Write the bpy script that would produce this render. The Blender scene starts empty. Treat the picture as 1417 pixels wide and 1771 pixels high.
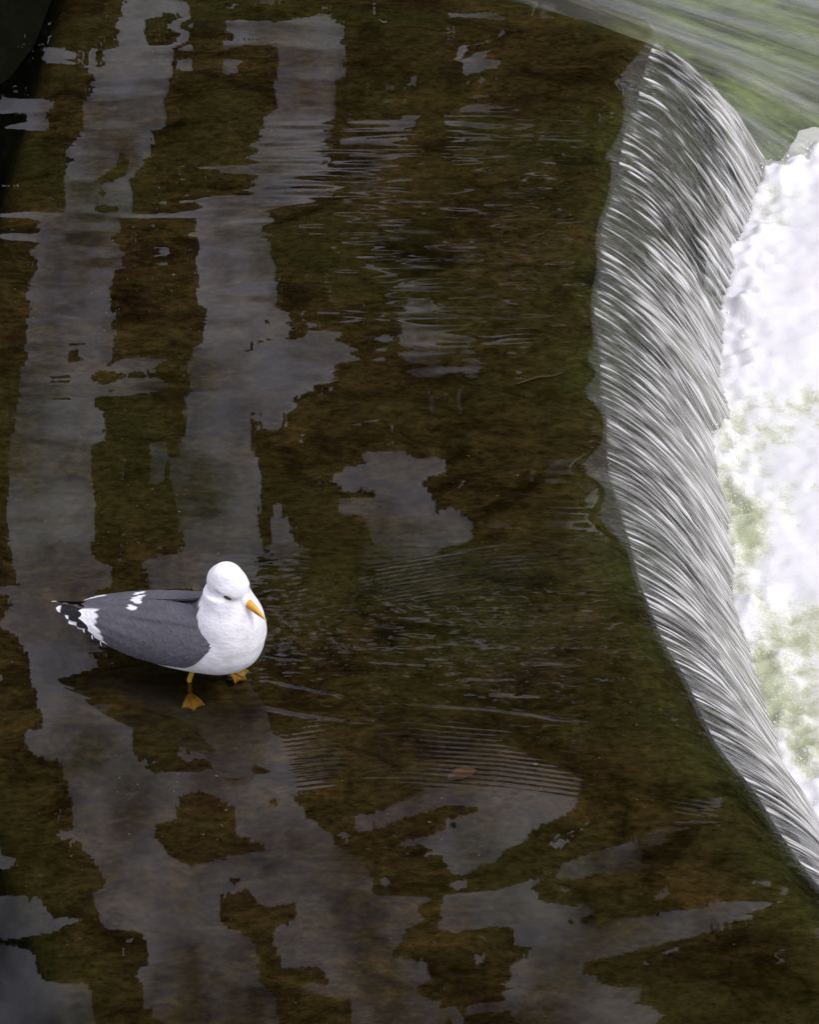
import bpy, bmesh, math
import numpy as np
from mathutils import Vector, Matrix

# ------------------------------------------------------------------ camera, sky, sun, exposure
scene = bpy.context.scene
R = math.radians
cam_d = bpy.data.cameras.new('camera')
cam = bpy.data.objects.new('camera', cam_d)
scene.collection.objects.link(cam)
cam.location = (0.0, -6.8944, 5.7851)
cam.rotation_euler = (R(50.0), 0, 0)
cam_d.lens = 132.57
cam_d.sensor_width = 36.0
cam_d.sensor_fit = 'AUTO'
cam_d.clip_end = 3000
scene.camera = cam

SUN_AZ, SUN_EL = R(108), R(52)          # from +Y towards +X
world = bpy.data.worlds.new('World')
scene.world = world
world.use_nodes = True
wn, wl = world.node_tree.nodes, world.node_tree.links
wn.clear()
w_out = wn.new('ShaderNodeOutputWorld')
w_bg = wn.new('ShaderNodeBackground')
w_sky = wn.new('ShaderNodeTexSky')
w_sky.sky_type = 'NISHITA'
w_sky.sun_disc = False
w_sky.sun_elevation = SUN_EL
w_sky.sun_rotation = SUN_AZ
w_sky.dust_density = 3.0
w_hs = wn.new('ShaderNodeHueSaturation')
w_hs.inputs['Saturation'].default_value = 0.30       # thin even cloud takes most of the blue out
w_hs.inputs['Value'].default_value = 1.0
w_tc = wn.new('ShaderNodeTexCoord')
w_noise = wn.new('ShaderNodeTexNoise')
w_noise.inputs['Scale'].default_value = 38.0
w_noise.inputs['Detail'].default_value = 7.0
w_noise.inputs['Roughness'].default_value = 0.55
w_ramp = wn.new('ShaderNodeMapRange')
w_ramp.inputs['From Min'].default_value = 0.37
w_ramp.inputs['From Max'].default_value = 0.63
w_ramp.inputs['To Min'].default_value = 0.30
w_ramp.inputs['To Max'].default_value = 2.30
w_mul = wn.new('ShaderNodeMix')
w_mul.data_type = 'RGBA'
w_mul.blend_type = 'MULTIPLY'
w_mul.inputs['Factor'].default_value = 1.0
w_cloud = wn.new('ShaderNodeMix')      # even layer of thin cloud
w_cloud.data_type = 'RGBA'
w_cloud.inputs['Factor'].default_value = 0.6
w_cloud.inputs['B'].default_value = (7.1, 7.2, 8.2, 1)
w_tint = wn.new('ShaderNodeMix')
w_tint.data_type = 'RGBA'
w_tint.blend_type = 'MULTIPLY'
w_tint.inputs['Factor'].default_value = 1.0
w_tint.inputs['B'].default_value = (1.02, 0.98, 1.02, 1)
wl.new(w_sky.outputs['Color'], w_hs.inputs['Color'])
wl.new(w_tc.outputs['Generated'], w_noise.inputs['Vector'])
wl.new(w_noise.outputs['Fac'], w_ramp.inputs['Value'])
wl.new(w_hs.outputs['Color'], w_cloud.inputs['A'])
wl.new(w_cloud.outputs['Result'], w_mul.inputs['A'])
wl.new(w_ramp.outputs['Result'], w_mul.inputs['B'])
wl.new(w_mul.outputs['Result'], w_tint.inputs['A'])
wl.new(w_tint.outputs['Result'], w_bg.inputs['Color'])
w_bg.inputs['Strength'].default_value = 0.15
wl.new(w_bg.outputs['Background'], w_out.inputs['Surface'])

sun_d = bpy.data.lights.new('sun', 'SUN')
sun = bpy.data.objects.new('sun', sun_d)
scene.collection.objects.link(sun)
sun_d.energy = 1.45
sun_d.angle = R(14)
sun_d.color = (1.0, 0.965, 0.92)
sdir = Vector((math.sin(SUN_AZ) * math.cos(SUN_EL), math.cos(SUN_AZ) * math.cos(SUN_EL), math.sin(SUN_EL)))
sun.rotation_euler = sdir.to_track_quat('Z', 'Y').to_euler()
sun.location = sdir * 40

vs = scene.view_settings
vs.view_transform = 'Standard'
vs.look = 'None'
vs.exposure = -0.1
vs.gamma = 1.0
vs.use_curve_mapping = False
scene.render.engine = 'CYCLES'
cy = scene.cycles
cy.max_bounces = 8
cy.transparent_max_bounces = 16
cy.caustics_reflective = False
cy.caustics_refractive = False
cy.use_denoising = True
try:
    cy.denoiser = 'OPENIMAGEDENOISE'
except Exception:
    pass

# ------------------------------------------------------------------ helpers
COL = scene.collection
rng = np.random.default_rng(11)


def link(o, parent=None):
    COL.objects.link(o)
    if parent is not None:
        o.parent = parent
    return o


def tag(o, label=None, cat=None, kind=None, group=None):
    if label: o['label'] = label
    if cat: o['category'] = cat
    if kind: o['kind'] = kind
    if group: o['group'] = group
    return o


def arr_mesh(name, verts, faces, mat=None, parent=None, smooth=True, attrs=None, uv=None):
    """verts (n,3), faces (m,3 or 4) numpy; attrs: name -> (n,) or (n,4)"""
    verts = np.asarray(verts, np.float32); faces = np.asarray(faces, np.int32)
    k = faces.shape[1]
    me = bpy.data.meshes.new(name)
    me.vertices.add(len(verts)); me.vertices.foreach_set('co', verts.ravel())
    me.loops.add(faces.size); me.loops.foreach_set('vertex_index', faces.ravel())
    me.polygons.add(len(faces))
    me.polygons.foreach_set('loop_start', np.arange(0, faces.size, k, dtype=np.int32))
    me.polygons.foreach_set('loop_total', np.full(len(faces), k, np.int32))
    if smooth:
        me.polygons.foreach_set('use_smooth', np.ones(len(faces), bool))
    me.update(calc_edges=True)
    me.validate()
    if attrs:
        for an, av in attrs.items():
            av = np.asarray(av, np.float32)
            if av.ndim == 1:
                a = me.attributes.new(an, 'FLOAT', 'POINT'); a.data.foreach_set('value', av)
            else:
                a = me.attributes.new(an, 'FLOAT_COLOR', 'POINT'); a.data.foreach_set('color', av.ravel())
    if mat is not None:
        me.materials.append(mat)
    o = bpy.data.objects.new(name, me)
    return link(o, parent)


def grid_faces(nr, nc, closed=False):
    i = np.arange(nr - 1)[:, None]; j = np.arange(nc if closed else nc - 1)[None, :]
    j2 = (j + 1) % nc
    return np.stack([i * nc + j, i * nc + j2, (i + 1) * nc + j2, (i + 1) * nc + j], -1).reshape(-1, 4)


def smooth01(a, b, x):
    t = np.clip((x - a) / (b - a), 0, 1)
    return t * t * (3 - 2 * t)


def fft_noise(nr, nc, dr, dc, Lr, Lc, seed, band=True):
    """random field, unit deviation, feature size Lr along rows' axis and Lc along columns' axis (metres)"""
    g = np.random.default_rng(seed)
    kr = np.fft.fftfreq(nr, dr)[:, None] * 2 * np.pi * Lr / 2.2
    kc = np.fft.rfftfreq(nc, dc)[None, :] * 2 * np.pi * Lc / 2.2
    q = kr ** 2 + kc ** 2
    amp = np.exp(-q / 2) * (q if band else 1.0)
    F = np.fft.rfft2(g.standard_normal((nr, nc))) * amp
    f = np.fft.irfft2(F, s=(nr, nc))
    return f / f.std()


class NT:
    """small node-tree writer"""
    def __init__(self, name):
        self.m = bpy.data.materials.new(name); self.m.use_nodes = True
        self.n = self.m.node_tree.nodes; self.l = self.m.node_tree.links
        self.n.clear(); self.out = self.n.new('ShaderNodeOutputMaterial')

    def node(self, t, **kw):
        nd = self.n.new('ShaderNode' + t)
        for k, v in kw.items():
            if k in nd.bl_rna.properties: setattr(nd, k, v)
        return nd

    def set(self, nd, **kw):
        for k, v in kw.items():
            s = nd.inputs[k.replace('_', ' ')]
            if isinstance(v, bpy.types.NodeSocket): self.l.new(v, s)
            else: s.default_value = v
        return nd

    def coord(self, kind='Object', scale=(1, 1, 1), loc=(0, 0, 0), rot=(0, 0, 0)):
        tc = self.node('TexCoord'); mp = self.node('Mapping')
        mp.inputs['Scale'].default_value = scale; mp.inputs['Location'].default_value = loc
        mp.inputs['Rotation'].default_value = rot
        self.l.new(tc.outputs[kind], mp.inputs['Vector']); return mp.outputs['Vector']

    def noise(self, vec, scale, detail=4, rough=0.55, dist=0.0):
        nd = self.node('TexNoise')
        self.set(nd, Vector=vec, Scale=scale, Detail=detail, Roughness=rough, Distortion=dist)
        return nd.outputs['Fac']

    def ramp(self, fac, stops, interp='LINEAR'):
        nd = self.node('ValToRGB'); cr = nd.color_ramp; cr.interpolation = interp
        while len(cr.elements) > 1: cr.elements.remove(cr.elements[-1])
        for i, (p, c) in enumerate(stops):
            e = cr.elements[0] if i == 0 else cr.elements.new(p)
            e.position = p; e.color = (c, c, c, 1) if isinstance(c, (int, float)) else (*c, 1)
        self.l.new(fac, nd.inputs['Fac']); return nd.outputs['Color']

    def mix(self, fac, a, b, mode='MIX'):
        nd = self.node('Mix'); nd.data_type = 'RGBA'; nd.blend_type = mode
        for s, v in (('Factor', fac), ('A', a), ('B', b)):
            if isinstance(v, bpy.types.NodeSocket): self.l.new(v, nd.inputs[s])
            elif isinstance(v, (int, float)) and s != 'Factor': nd.inputs[s].default_value = (v, v, v, 1)
            elif isinstance(v, (int, float)): nd.inputs[s].default_value = v
            else: nd.inputs[s].default_value = (*v, 1)
        return nd.outputs['Result']

    def math(self, op, a, b=0.0, clamp=False):
        nd = self.node('Math'); nd.operation = op; nd.use_clamp = clamp
        for i, v in enumerate((a, b)):
            if isinstance(v, bpy.types.NodeSocket): self.l.new(v, nd.inputs[i])
            else: nd.inputs[i].default_value = v
        return nd.outputs[0]

    def attr(self, name, out='Fac'):
        nd = self.node('Attribute'); nd.attribute_name = name; return nd.outputs[out]

    def bump(self, h, strength, dist, normal=None):
        nd = self.node('Bump'); self.set(nd, Height=h, Strength=strength, Distance=dist)
        if normal is not None: self.l.new(normal, nd.inputs['Normal'])
        return nd.outputs['Normal']

    def principled(self, **kw):
        nd = self.node('BsdfPrincipled'); self.set(nd, **kw); return nd.outputs['BSDF']

    def mixsh(self, fac, a, b):
        nd = self.node('MixShader')
        if isinstance(fac, bpy.types.NodeSocket): self.l.new(fac, nd.inputs[0])
        else: nd.inputs[0].default_value = fac
        self.l.new(a, nd.inputs[1]); self.l.new(b, nd.inputs[2]); return nd.outputs[0]

    def done(self, sh):
        self.l.new(sh, self.out.inputs['Surface']); return self.m


# ------------------------------------------------------------------ materials
def mat_bed():
    t = NT('algae_covered_concrete')
    v = t.coord('Object', (0.75, 1.0, 1.0))
    v2 = t.coord('Object', (0.62, 1.0, 1.0), rot=(0, 0, 0.08))
    n1 = t.noise(v, 3.2, 6, 0.62, 0.4)
    n2 = t.noise(v2, 9.0, 10, 0.72, 0.6)
    n3 = t.noise(v2, 60.0, 8, 0.75)
    n4 = t.noise(v, 1.7, 4, 0.5, 0.3)
    base = t.ramp(n2, [(0.32, (0.018, 0.013, 0.006)), (0.45, (0.055, 0.040, 0.014)), (0.55, (0.095, 0.074, 0.022)), (0.70, (0.165, 0.110, 0.032))])
    red = t.ramp(n1, [(0.52, 0.0), (0.66, 0.7)])
    c = t.mix(red, base, (0.066, 0.036, 0.019))
    grn = t.ramp(n4, [(0.46, 0.0), (0.60, 0.55)])
    c = t.mix(grn, c, (0.070, 0.085, 0.020))
    edge = t.math('MULTIPLY', t.attr('near_lip'), t.ramp(n1, [(0.38, 0.1), (0.6, 1.0)]))
    c = t.mix(edge, c, (0.105, 0.125, 0.030))
    blot = t.ramp(t.noise(v, 5.0, 5, 0.6, 0.8), [(0.30, 0.35), (0.44, 1.0)])
    c = t.mix(1.0, c, blot, 'MULTIPLY')
    c = t.mix(0.8, c, t.ramp(n3, [(0.32, 0.2), (0.68, 1.9)]), 'MULTIPLY')
    depth_dark = t.attr('deep')  # darkness of deep water, painted into the bed colour
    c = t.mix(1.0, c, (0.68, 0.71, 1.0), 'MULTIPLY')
    c = t.mix(depth_dark, c, (0.009, 0.011, 0.007))
    h = t.math('ADD', n2, t.math('MULTIPLY', n3, 0.5))
    return t.done(t.principled(Base_Color=c, Roughness=0.9, Specular_IOR_Level=0.0, Normal=t.bump(h, 1.0, 0.03)))


def mat_water():
    t = NT('clear_brown_river_water')
    v = t.coord('Object', (0.5, 1.0, 1.0))
    fr = t.node('Fresnel'); t.set(fr, IOR=1.333)
    gl = t.node('BsdfGlossy'); t.set(gl, Color=(1, 1, 1, 1), Roughness=0.0)
    tr = t.node('BsdfTransparent'); t.set(tr, Color=(0.88, 0.82, 0.68, 1))
    fac = t.math('MINIMUM', fr.outputs['Fac'], 1.0)
    return t.done(t.mixsh(fac, tr.outputs[0], gl.outputs[0]))


def mat_fall():
    t = NT('falling_water_sheet')
    air = t.attr('aeration')
    wht = t.attr('white_streak')
    uv = t.node('UVMap'); 
    at = t.attr('flow_coord', 'Vector')
    mp = t.node('Mapping'); mp.inputs['Scale'].default_value = (380, 11, 1); t.l.new(at, mp.inputs['Vector'])
    f1 = t.noise(mp.outputs['Vector'], 1.0, 4, 0.6)
    mp2 = t.node('Mapping'); mp2.inputs['Scale'].default_value = (120, 5, 1); t.l.new(at, mp2.inputs['Vector'])
    f2 = t.noise(mp2.outputs['Vector'], 1.0, 5, 0.65, 0.6)
    nrm = t.bump(t.math('ADD', t.math('MULTIPLY', f1, 0.35), f2), 0.40, 0.008)
    fr = t.node('Fresnel'); t.set(fr, IOR=1.333, Normal=nrm)
    gl = t.node('BsdfGlossy'); t.set(gl, Color=(1, 1, 1, 1), Roughness=0.06, Normal=nrm)
    tr = t.node('BsdfTransparent'); t.set(tr, Color=(0.84, 0.86, 0.78, 1))
    clear = t.mixsh(fr.outputs['Fac'], tr.outputs[0], gl.outputs[0])
    a = t.math('ADD', air, t.math('MULTIPLY', t.math('SUBTRACT', f1, 0.5), 1.1))
    a = t.math('ADD', a, t.math('MULTIPLY', t.math('SUBTRACT', f2, 0.5), 1.1), clamp=True)
    w2 = t.math('ADD', wht, t.math('MULTIPLY', t.math('SUBTRACT', f1, 0.52), 1.6), clamp=True)  # pale streaks paint in sky glints as well as foam
    col = t.mix(w2, (0.22, 0.22, 0.19), (0.62, 0.625, 0.61))
    milk = t.principled(Base_Color=col, Roughness=0.22, IOR=1.333, Normal=nrm)
    return t.done(t.mixsh(a, clear, milk))


def mat_foam():
    t = NT('churned_foam')
    v = t.coord('Object')
    m = t.attr('foam')
    g1 = t.noise(v, 190.0, 4, 0.8)
    g2 = t.noise(v, 28.0, 5, 0.65, 0.4)
    m2 = t.math('ADD', m, t.math('MULTIPLY', t.math('SUBTRACT', g2, 0.5), 1.2))
    m2 = t.math('ADD', m2, t.math('MULTIPLY', t.math('SUBTRACT', g1, 0.5), 1.4), clamp=True)
    col = t.ramp(m2, [(0.0, (0.36, 0.39, 0.24)), (0.35, (0.55, 0.57, 0.44)), (0.62, (0.72, 0.73, 0.70)), (1.0, (0.715, 0.715, 0.73))])
    nrm = t.bump(t.math('ADD', t.math('MULTIPLY', g1, 0.5), g2), 0.5, 0.008)
    return t.done(t.principled(Base_Color=col, Roughness=0.6, Normal=nrm, Subsurface_Weight=0.5, Subsurface_Scale=0.015, Subsurface_Radius=(1, 1, 1)))


def mat_moss():
    t = NT('wet_moss_slope')
    v = t.coord('Object', (0.6, 1, 1))
    n1 = t.noise(v, 7.0, 6, 0.62, 0.6); n2 = t.noise(v, 40.0, 5, 0.7)
    c = t.ramp(n1, [(0.30, (0.030, 0.034, 0.014)), (0.44, (0.10, 0.13, 0.035)), (0.60, (0.21, 0.27, 0.075)), (0.78, (0.30, 0.34, 0.13))])
    c = t.mix(0.5, c, t.ramp(n2, [(0.3, 0.4), (0.7, 1.4)]), 'MULTIPLY')
    c = t.mix(t.attr('crest'), c, (0.012, 0.016, 0.010))  # dark depth of the crest water painted into the moss colour
    return t.done(t.principled(Base_Color=c, Roughness=0.5, Normal=t.bump(t.math('ADD', n1, n2), 0.8, 0.02)))


def mat_veil():
    t = NT('sliding_water_veil')
    at = t.attr('flow_coord', 'Vector')
    mp = t.node('Mapping'); mp.inputs['Scale'].default_value = (9, 0.8, 1); t.l.new(at, mp.inputs['Vector'])
    f1 = t.noise(mp.outputs['Vector'], 1.0, 4, 0.6, 0.5)
    mp2 = t.node('Mapping'); mp2.inputs['Scale'].default_value = (42, 2.2, 1); t.l.new(at, mp2.inputs['Vector'])
    f2 = t.noise(mp2.outputs['Vector'], 1.0, 4, 0.6)
    nrm = t.bump(t.math('ADD', f1, t.math('MULTIPLY', f2, 0.3)), 0.5, 0.02)
    fr = t.node('Fresnel'); t.set(fr, IOR=1.333, Normal=nrm)
    gl = t.node('BsdfGlossy'); t.set(gl, Color=(1, 1, 1, 1), Roughness=0.08, Normal=nrm)
    tr = t.node('BsdfTransparent'); t.set(tr, Color=(0.92, 0.94, 0.88, 1))
    clear = t.mixsh(fr.outputs['Fac'], tr.outputs[0], gl.outputs[0])
    a = t.math('ADD', t.math('MULTIPLY', f1, 0.75), t.math('MULTIPLY', f2, 0.25))
    a = t.math('MULTIPLY', t.ramp(a, [(0.46, 0.0), (0.62, 0.42)]), t.attr('aeration'))
    milk = t.principled(Base_Color=(0.30, 0.315, 0.30, 1), Roughness=0.3, Normal=nrm)
    return t.done(t.mixsh(a, clear, milk))


def mat_plain(name, col, rough=0.6, nscale=20, var=0.35, bump=0.3, bdist=0.01, **kw):
    t = NT(name); v = t.coord('Object'); n = t.noise(v, nscale, 5, 0.6)
    c = t.mix(1.0, col, t.ramp(n, [(0.25, 1 - var), (0.75, 1 + var)]), 'MULTIPLY')
    return t.done(t.principled(Base_Color=c, Roughness=rough, Normal=t.bump(n, bump, bdist), **kw))


def mat_feather(name, rough=0.65, nscale=(60, 160, 160)):
    t = NT(name)
    c0 = t.attr('tint', 'Color')
    v = t.coord('Object', nscale)
    n = t.noise(v, 1.0, 5, 0.6); n2 = t.noise(t.coord('Object'), 26.0, 3, 0.5)
    c = t.mix(1.0, c0, t.ramp(n, [(0.3, 0.93), (0.7, 1.06)]), 'MULTIPLY')
    c = t.mix(1.0, c, t.ramp(n2, [(0.3, 0.88), (0.7, 1.1)]), 'MULTIPLY')
    return t.done(t.principled(Base_Color=c, Roughness=rough, Specular_IOR_Level=0.25, Normal=t.bump(t.math('ADD', n, t.math('MULTIPLY', n2, 1.5)), 0.45, 0.004)))


M_BED, M_WATER, M_FALL, M_FOAM, M_MOSS, M_VEIL = mat_bed(), mat_water(), mat_fall(), mat_foam(), mat_moss(), mat_veil()
M_LEAF = mat_plain('dark_leaves', (0.030, 0.042, 0.016), 0.8, 3, 0.4, 0.1, Specular_IOR_Level=0.1)
M_BARK = mat_plain('tree_bark', (0.06, 0.045, 0.032), 0.85, 12, 0.4, 0.8, 0.03)
M_GROUND = mat_plain('bank_soil', (0.07, 0.065, 0.04), 0.9, 2, 0.4, 0.6, 0.05)
M_GRIT = mat_plain('pale_grit', (0.24, 0.20, 0.09), 0.7, 60, 0.5)
M_DROP = mat_plain('water_droplets', (0.85, 0.86, 0.88), 0.1, 30, 0.1, 0.0)
M_PLUM = mat_feather('gull_plumage')
M_WING = mat_feather('wing_plumage', 0.55, (40, 120, 120))
M_LEG = mat_plain('yellow_leg_skin', (0.42, 0.25, 0.03), 0.45, 120, 0.3, 0.4, 0.002)
M_EYE = mat_plain('eye_black', (0.012, 0.010, 0.010), 0.12, 20, 0.1, 0.0)
M_IRIS = mat_plain('eye_rim', (0.10, 0.035, 0.02), 0.4, 20, 0.1, 0.0)


def mat_bill():
    t = NT('bill_horn')
    c = t.attr('tint', 'Color')
    n = t.noise(t.coord('Object'), 160, 3, 0.5)
    c = t.mix(1.0, c, t.ramp(n, [(0.3, 0.9), (0.7, 1.08)]), 'MULTIPLY')
    return t.done(t.principled(Base_Color=c, Roughness=0.32))


M_BILL = mat_bill()

# ------------------------------------------------------------------ plan of the weir
LIP_Y = np.array([-2.4, -1.70, -1.238, -1.081, -0.919, -0.734, -0.60, -0.403, -0.179, -0.031, 0.186, 0.412, 0.647, 0.89, 1.144, 1.408, 1.682, 1.94, 2.06, 2.11, 2.16, 2.222, 2.33, 2.56, 2.82])
LIP_X = np.array([1.45, 1.08, 0.875, 0.804, 0.740, 0.668, 0.631, 0.575, 0.525, 0.504, 0.486, 0.481, 0.468, 0.485, 0.510, 0.546, 0.594, 0.646, 0.685, 0.695, 0.672, 0.577, 0.381, -0.2, -1.85])
END_Y = 2.115                     # far end of the falling sheet


def lip(y):
    f = np.interp(y, LIP_Y, LIP_X)
    return f


def lip_smooth(y):
    return sum(lip(y + d) * w for d, w in ((-0.05, .2), (-0.025, .2), (0, .2), (0.025, .2), (0.05, .2))) * (y < 2.0) + lip(y) * (y >= 2.0)


DROP, THROW = 0.45, 0.335


def profile(u):
    """height of the water surface u metres past the lip"""
    z = np.where(u < -0.12, 0.0, -0.020 * np.clip((u + 0.12) / 0.12, 0, None) ** 2.2)
    z = np.where(u > 0, -0.020 - 0.34 * u - (DROP - 0.020 - 0.34 * THROW) * (np.clip(u, 0, None) / THROW) ** 1.9, z)
    return z


# ---- upper water
DY = 0.0029
ys = np.arange(-2.15, 2.79, DY)
NR, NC = len(ys), 270
lx = lip_smooth(ys) + 0.005 * fft_noise(NR, 8, DY, 1, 0.16, 1, 3, band=False)[:, 0]
XL = -1.9
f = np.linspace(0, 1, NC)
f = 1 - (1 - f) ** 1.15
WX = XL + (lx[:, None] - XL) * f[None, :]
WY = np.repeat(ys[:, None], NC, 1)
dxm = 2.45 / NC


def blob(cx, cy, rx, ry, p=2.0):
    return np.exp(-((np.abs(WX - cx) / rx) ** p + (np.abs(WY - cy) / ry) ** p))


H = np.zeros_like(WX)
calm = fft_noise(NR, NC, DY, dxm, 0.10, 0.28, 21)
long_w = fft_noise(NR, NC, DY, dxm, 0.30, 0.55, 22)
small = fft_noise(NR, NC, DY, dxm, 0.035, 0.09, 23)
tiny = fft_noise(NR, NC, DY, dxm, 0.014, 0.026, 24)
up_left = smooth01(-0.6, 0.9, WY) * smooth01(0.5, -0.3, WX)
H += 3.0e-5 * calm * (0.5 + 0.9 * up_left) + 0.5e-4 * long_w + 4.0e-6 * small * (0.6 + 1.0 * up_left)
g2 = np.random.default_rng(77)
folds = np.zeros_like(H)
for k in range(26):
    lam = g2.uniform(0.07, 0.20); sl = g2.normal(0.10, 0.09); ph = g2.uniform(0, 6.28)
    env = 0.5 + 0.5 * np.sin(WX * g2.uniform(2, 5) + WY * g2.uniform(1, 3) + ph * 3)
    folds += lam * env * np.cos(2 * np.pi * (WY - sl * WX) / lam + ph + 0.5 * long_w)
H += 0.85e-4 * folds * (0.16 + 0.95 * up_left)
# rough, fast water close to the lip
lipd = lx[:, None] - WX
fast = np.exp(-(lipd / 0.20) ** 2)
chop_a = blob(0.28, 1.05, 0.34, 0.30) + 0.9 * blob(0.36, -0.47, 0.30, 0.20) + 0.35 * blob(0.2, 1.45, 0.5, 0.2)
streaky = fft_noise(NR, NC, DY, dxm, 0.028, 0.20, 25)
streaky2 = fft_noise(NR, NC, DY, dxm, 0.06, 0.16, 26)
H += streaky * (2.8e-4 * chop_a + 1.2e-5 * fast) + streaky2 * (3.0e-4 * chop_a + 3e-5 * fast)
# disturbed water downstream of the bird's feet
wake = blob(-0.05, -0.42, 0.36, 0.17) + 0.8 * blob(-0.25, -0.46, 0.16, 0.10) + 0.45 * blob(0.25, -0.60, 0.3, 0.06)
H += (1.2e-4 * small + 1.1e-4 * tiny) * wake
# two fans of capillary waves and the arms of the bow wave


def curve_y(pts, x):
    p = np.array(pts); return np.interp(x, p[:, 0], p[:, 1])


def fan(pts, lam, amp, xr, width, skew=0.0):
    yc = curve_y(pts, WX)
    d = WY - yc
    env = smooth01(xr[0], xr[0] + 0.12, WX) * smooth01(xr[1], xr[1] - 0.40, WX) * np.exp(-(d / width) ** 4)
    ph = 2 * np.pi * (d + skew * d * d) / lam + 1.0 * long_w + 0.7 * calm + 0.25 * streaky2
    return amp * np.cos(ph) * env * np.clip(0.8 + 0.5 * long_w, 0.1, 1.8)


H += fan([(-0.35, -0.36), (-0.05, -0.27), (0.2, -0.21), (0.5, -0.165)], 0.0150, 1.35e-4, (-0.34, 0.80), 0.075)
H += fan([(-0.35, -0.83), (-0.18, -0.800), (0.0, -0.795), (0.2, -0.82), (0.45, -0.87), (0.75, -0.95)], 0.0155, 1.05e-4, (-0.30, 0.72), 0.11)
H += fan([(-0.34, -0.72), (-0.2, -0.80), (-0.05, -0.86)], 0.0145, 1.1e-4, (-0.33, 0.0), 0.06)


def ridge(pts, amp, w, xr):
    d = WY - curve_y(pts, WX)
    env = smooth01(xr[0], xr[0] + 0.05, WX) * smooth01(xr[1], xr[1] - 0.2, WX)
    return amp * np.exp(-(d / w) ** 2) * env


H += ridge([(-0.45, -0.64), (-0.25, -0.70), (0.02, -0.755)], 3.0e-4, 0.008, (-0.46, 0.04))
H += ridge([(-0.36, -0.58), (-0.1, -0.655), (0.2, -0.69), (0.6, -0.76)], 2.2e-4, 0.008, (-0.36, 0.62))
H += ridge([(-0.34, -0.45), (-0.1, -0.35), (0.1, -0.30)], 1.6e-4, 0.010, (-0.36, 0.16))
# rings round the legs
for fx, fy in ((-0.497, -0.60), (-0.401, -0.53)):
    r = np.hypot(WX - fx, (WY - fy))
    H += 2.2e-4 * np.cos(2 * np.pi * r / 0.022) * np.exp(-(r / 0.06) ** 2)
# the smooth standing fold across the upper pool
H += ridge([(-1.9, 1.22), (-1.0, 1.19), (-0.5, 1.21), (-0.1, 1.30), (0.3, 1.33)], 3.5e-4, 0.05, (-1.9, 0.1))
dipw = 0.015 + 0.8 * sum(a_ * np.exp(-((ys - c_) / w_) ** 2) for c_, w_, a_ in ((1.88, .14, .085), (1.50, .07, .06), (.60, .045, .045), (.46, .05, .05), (.17, .07, .075), (-.02, .07, .085)))
dipw = dipw * (1 + 0.12 * fft_noise(NR, 8, DY, 1, 0.07, 1, 29, band=False)[:, 0])
zlip = -0.36 * dipw / 2.2
Ul = WX - lx[:, None]
WZ = H + zlip[:, None] * np.clip((Ul + dipw[:, None]) / dipw[:, None], 0, None) ** 2.2

# ---- falling sheet: continues the same rows past the lip
rows = np.where(ys < END_Y)[0]
NT_ = 110
fr_ = (np.linspace(0, 1, NT_)) ** 1.25
U = fr_ * (THROW + 0.075)
yr = ys[rows]; nr = len(rows)
rid_n = fft_noise(nr, NT_, DY, 0.005, 0.0080, 0.24, 31)
rid_f = fft_noise(nr, NT_, DY, 0.005, 0.016, 0.24, 36)
mod = fft_noise(nr, NT_, DY, 0.005, 0.06, 0.20, 37, band=False)
rid2 = fft_noise(nr, NT_, DY, 0.005, 0.0055, 0.16, 32)
brk = fft_noise(nr, NT_, DY, 0.005, 0.007, 0.032, 38)
big = fft_noise(nr, NT_, DY, 0.005, 0.12, 0.30, 33, band=False)
tex = fft_noise(nr, NT_, DY, 0.005, 0.014, 0.07, 34)
warp = fft_noise(nr, NT_, DY, 0.005, 0.30, 0.30, 35, band=False)
UU = np.repeat(U[None, :], nr, 0)
YY = np.repeat(yr[:, None], NT_, 1)
# the far part of the sheet is coarser and darker, the near part finer and milkier
far = smooth01(0.1, 1.4, YY)
rid = (rid_n * (1 - 0.55 * far) + rid_f * (0.25 + 0.6 * far)) * np.clip(0.75 + 0.45 * mod, 0.15, 2)
endd = END_Y - YY
grow = 0.40 + 0.60 * smooth01(0.0, 0.03, UU)
disp = grow * (0.0017 * rid * (0.8 + 0.7 * far) + 0.0006 * rid2 + 0.0007 * brk * smooth01(0.05, 0.2, UU) + 0.007 * big * smooth01(0.05, 0.25, UU) + 0.0024 * tex * far * smooth01(0.1, 0.3, UU))
slope = np.gradient(profile(U), U)
nx, nz = -slope / np.hypot(slope, 1), 1 / np.hypot(slope, 1)
FX = lx[rows][:, None] + UU + disp * nx[None, :]
FZ = profile(UU) + disp * nz[None, :] + (zlip[rows][:, None] + 0.020) * np.exp(-UU / 0.06)
FYY = YY + 0.012 * warp * smooth01(0.02, 0.3, UU) - 0.02 * smooth01(0.05, 0.4, UU) * smooth01(0.0, -1.2, YY)
FZ -= 0.10 * (1 - smooth01(0.0, 0.06, endd)) * smooth01(0.0, 0.05, UU)
comb = np.zeros(NR); comb[rows] = rid[:, 0] + 0.4 * rid2[:, 0]
WZ += 0.0007 * comb[:, None] * smooth01(-0.05, 0.0, Ul) ** 1.5
lf_x = np.repeat(np.linspace(-6.0, -1.98, 10)[None], NR, 0); lf_y = np.repeat(ys[:, None], 10, 1)      # open water further upstream
AX, AY, AZ = np.hstack([lf_x, WX]), np.hstack([lf_y, WY]), np.hstack([0 * lf_x, WZ])
arr_mesh('river_water', np.stack([AX, AY, AZ], -1).reshape(-1, 3), grid_faces(NR, NC + 10), M_WATER)
tag(bpy.data.objects['river_water'], 'shallow clear brown water mirroring added dark trees and pale sky', 'water', 'structure')
FX[:, 0] = WX[rows, -1]; FZ[:, 0] = WZ[rows, -1]; FYY[:, 0] = WY[rows, -1]
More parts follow.
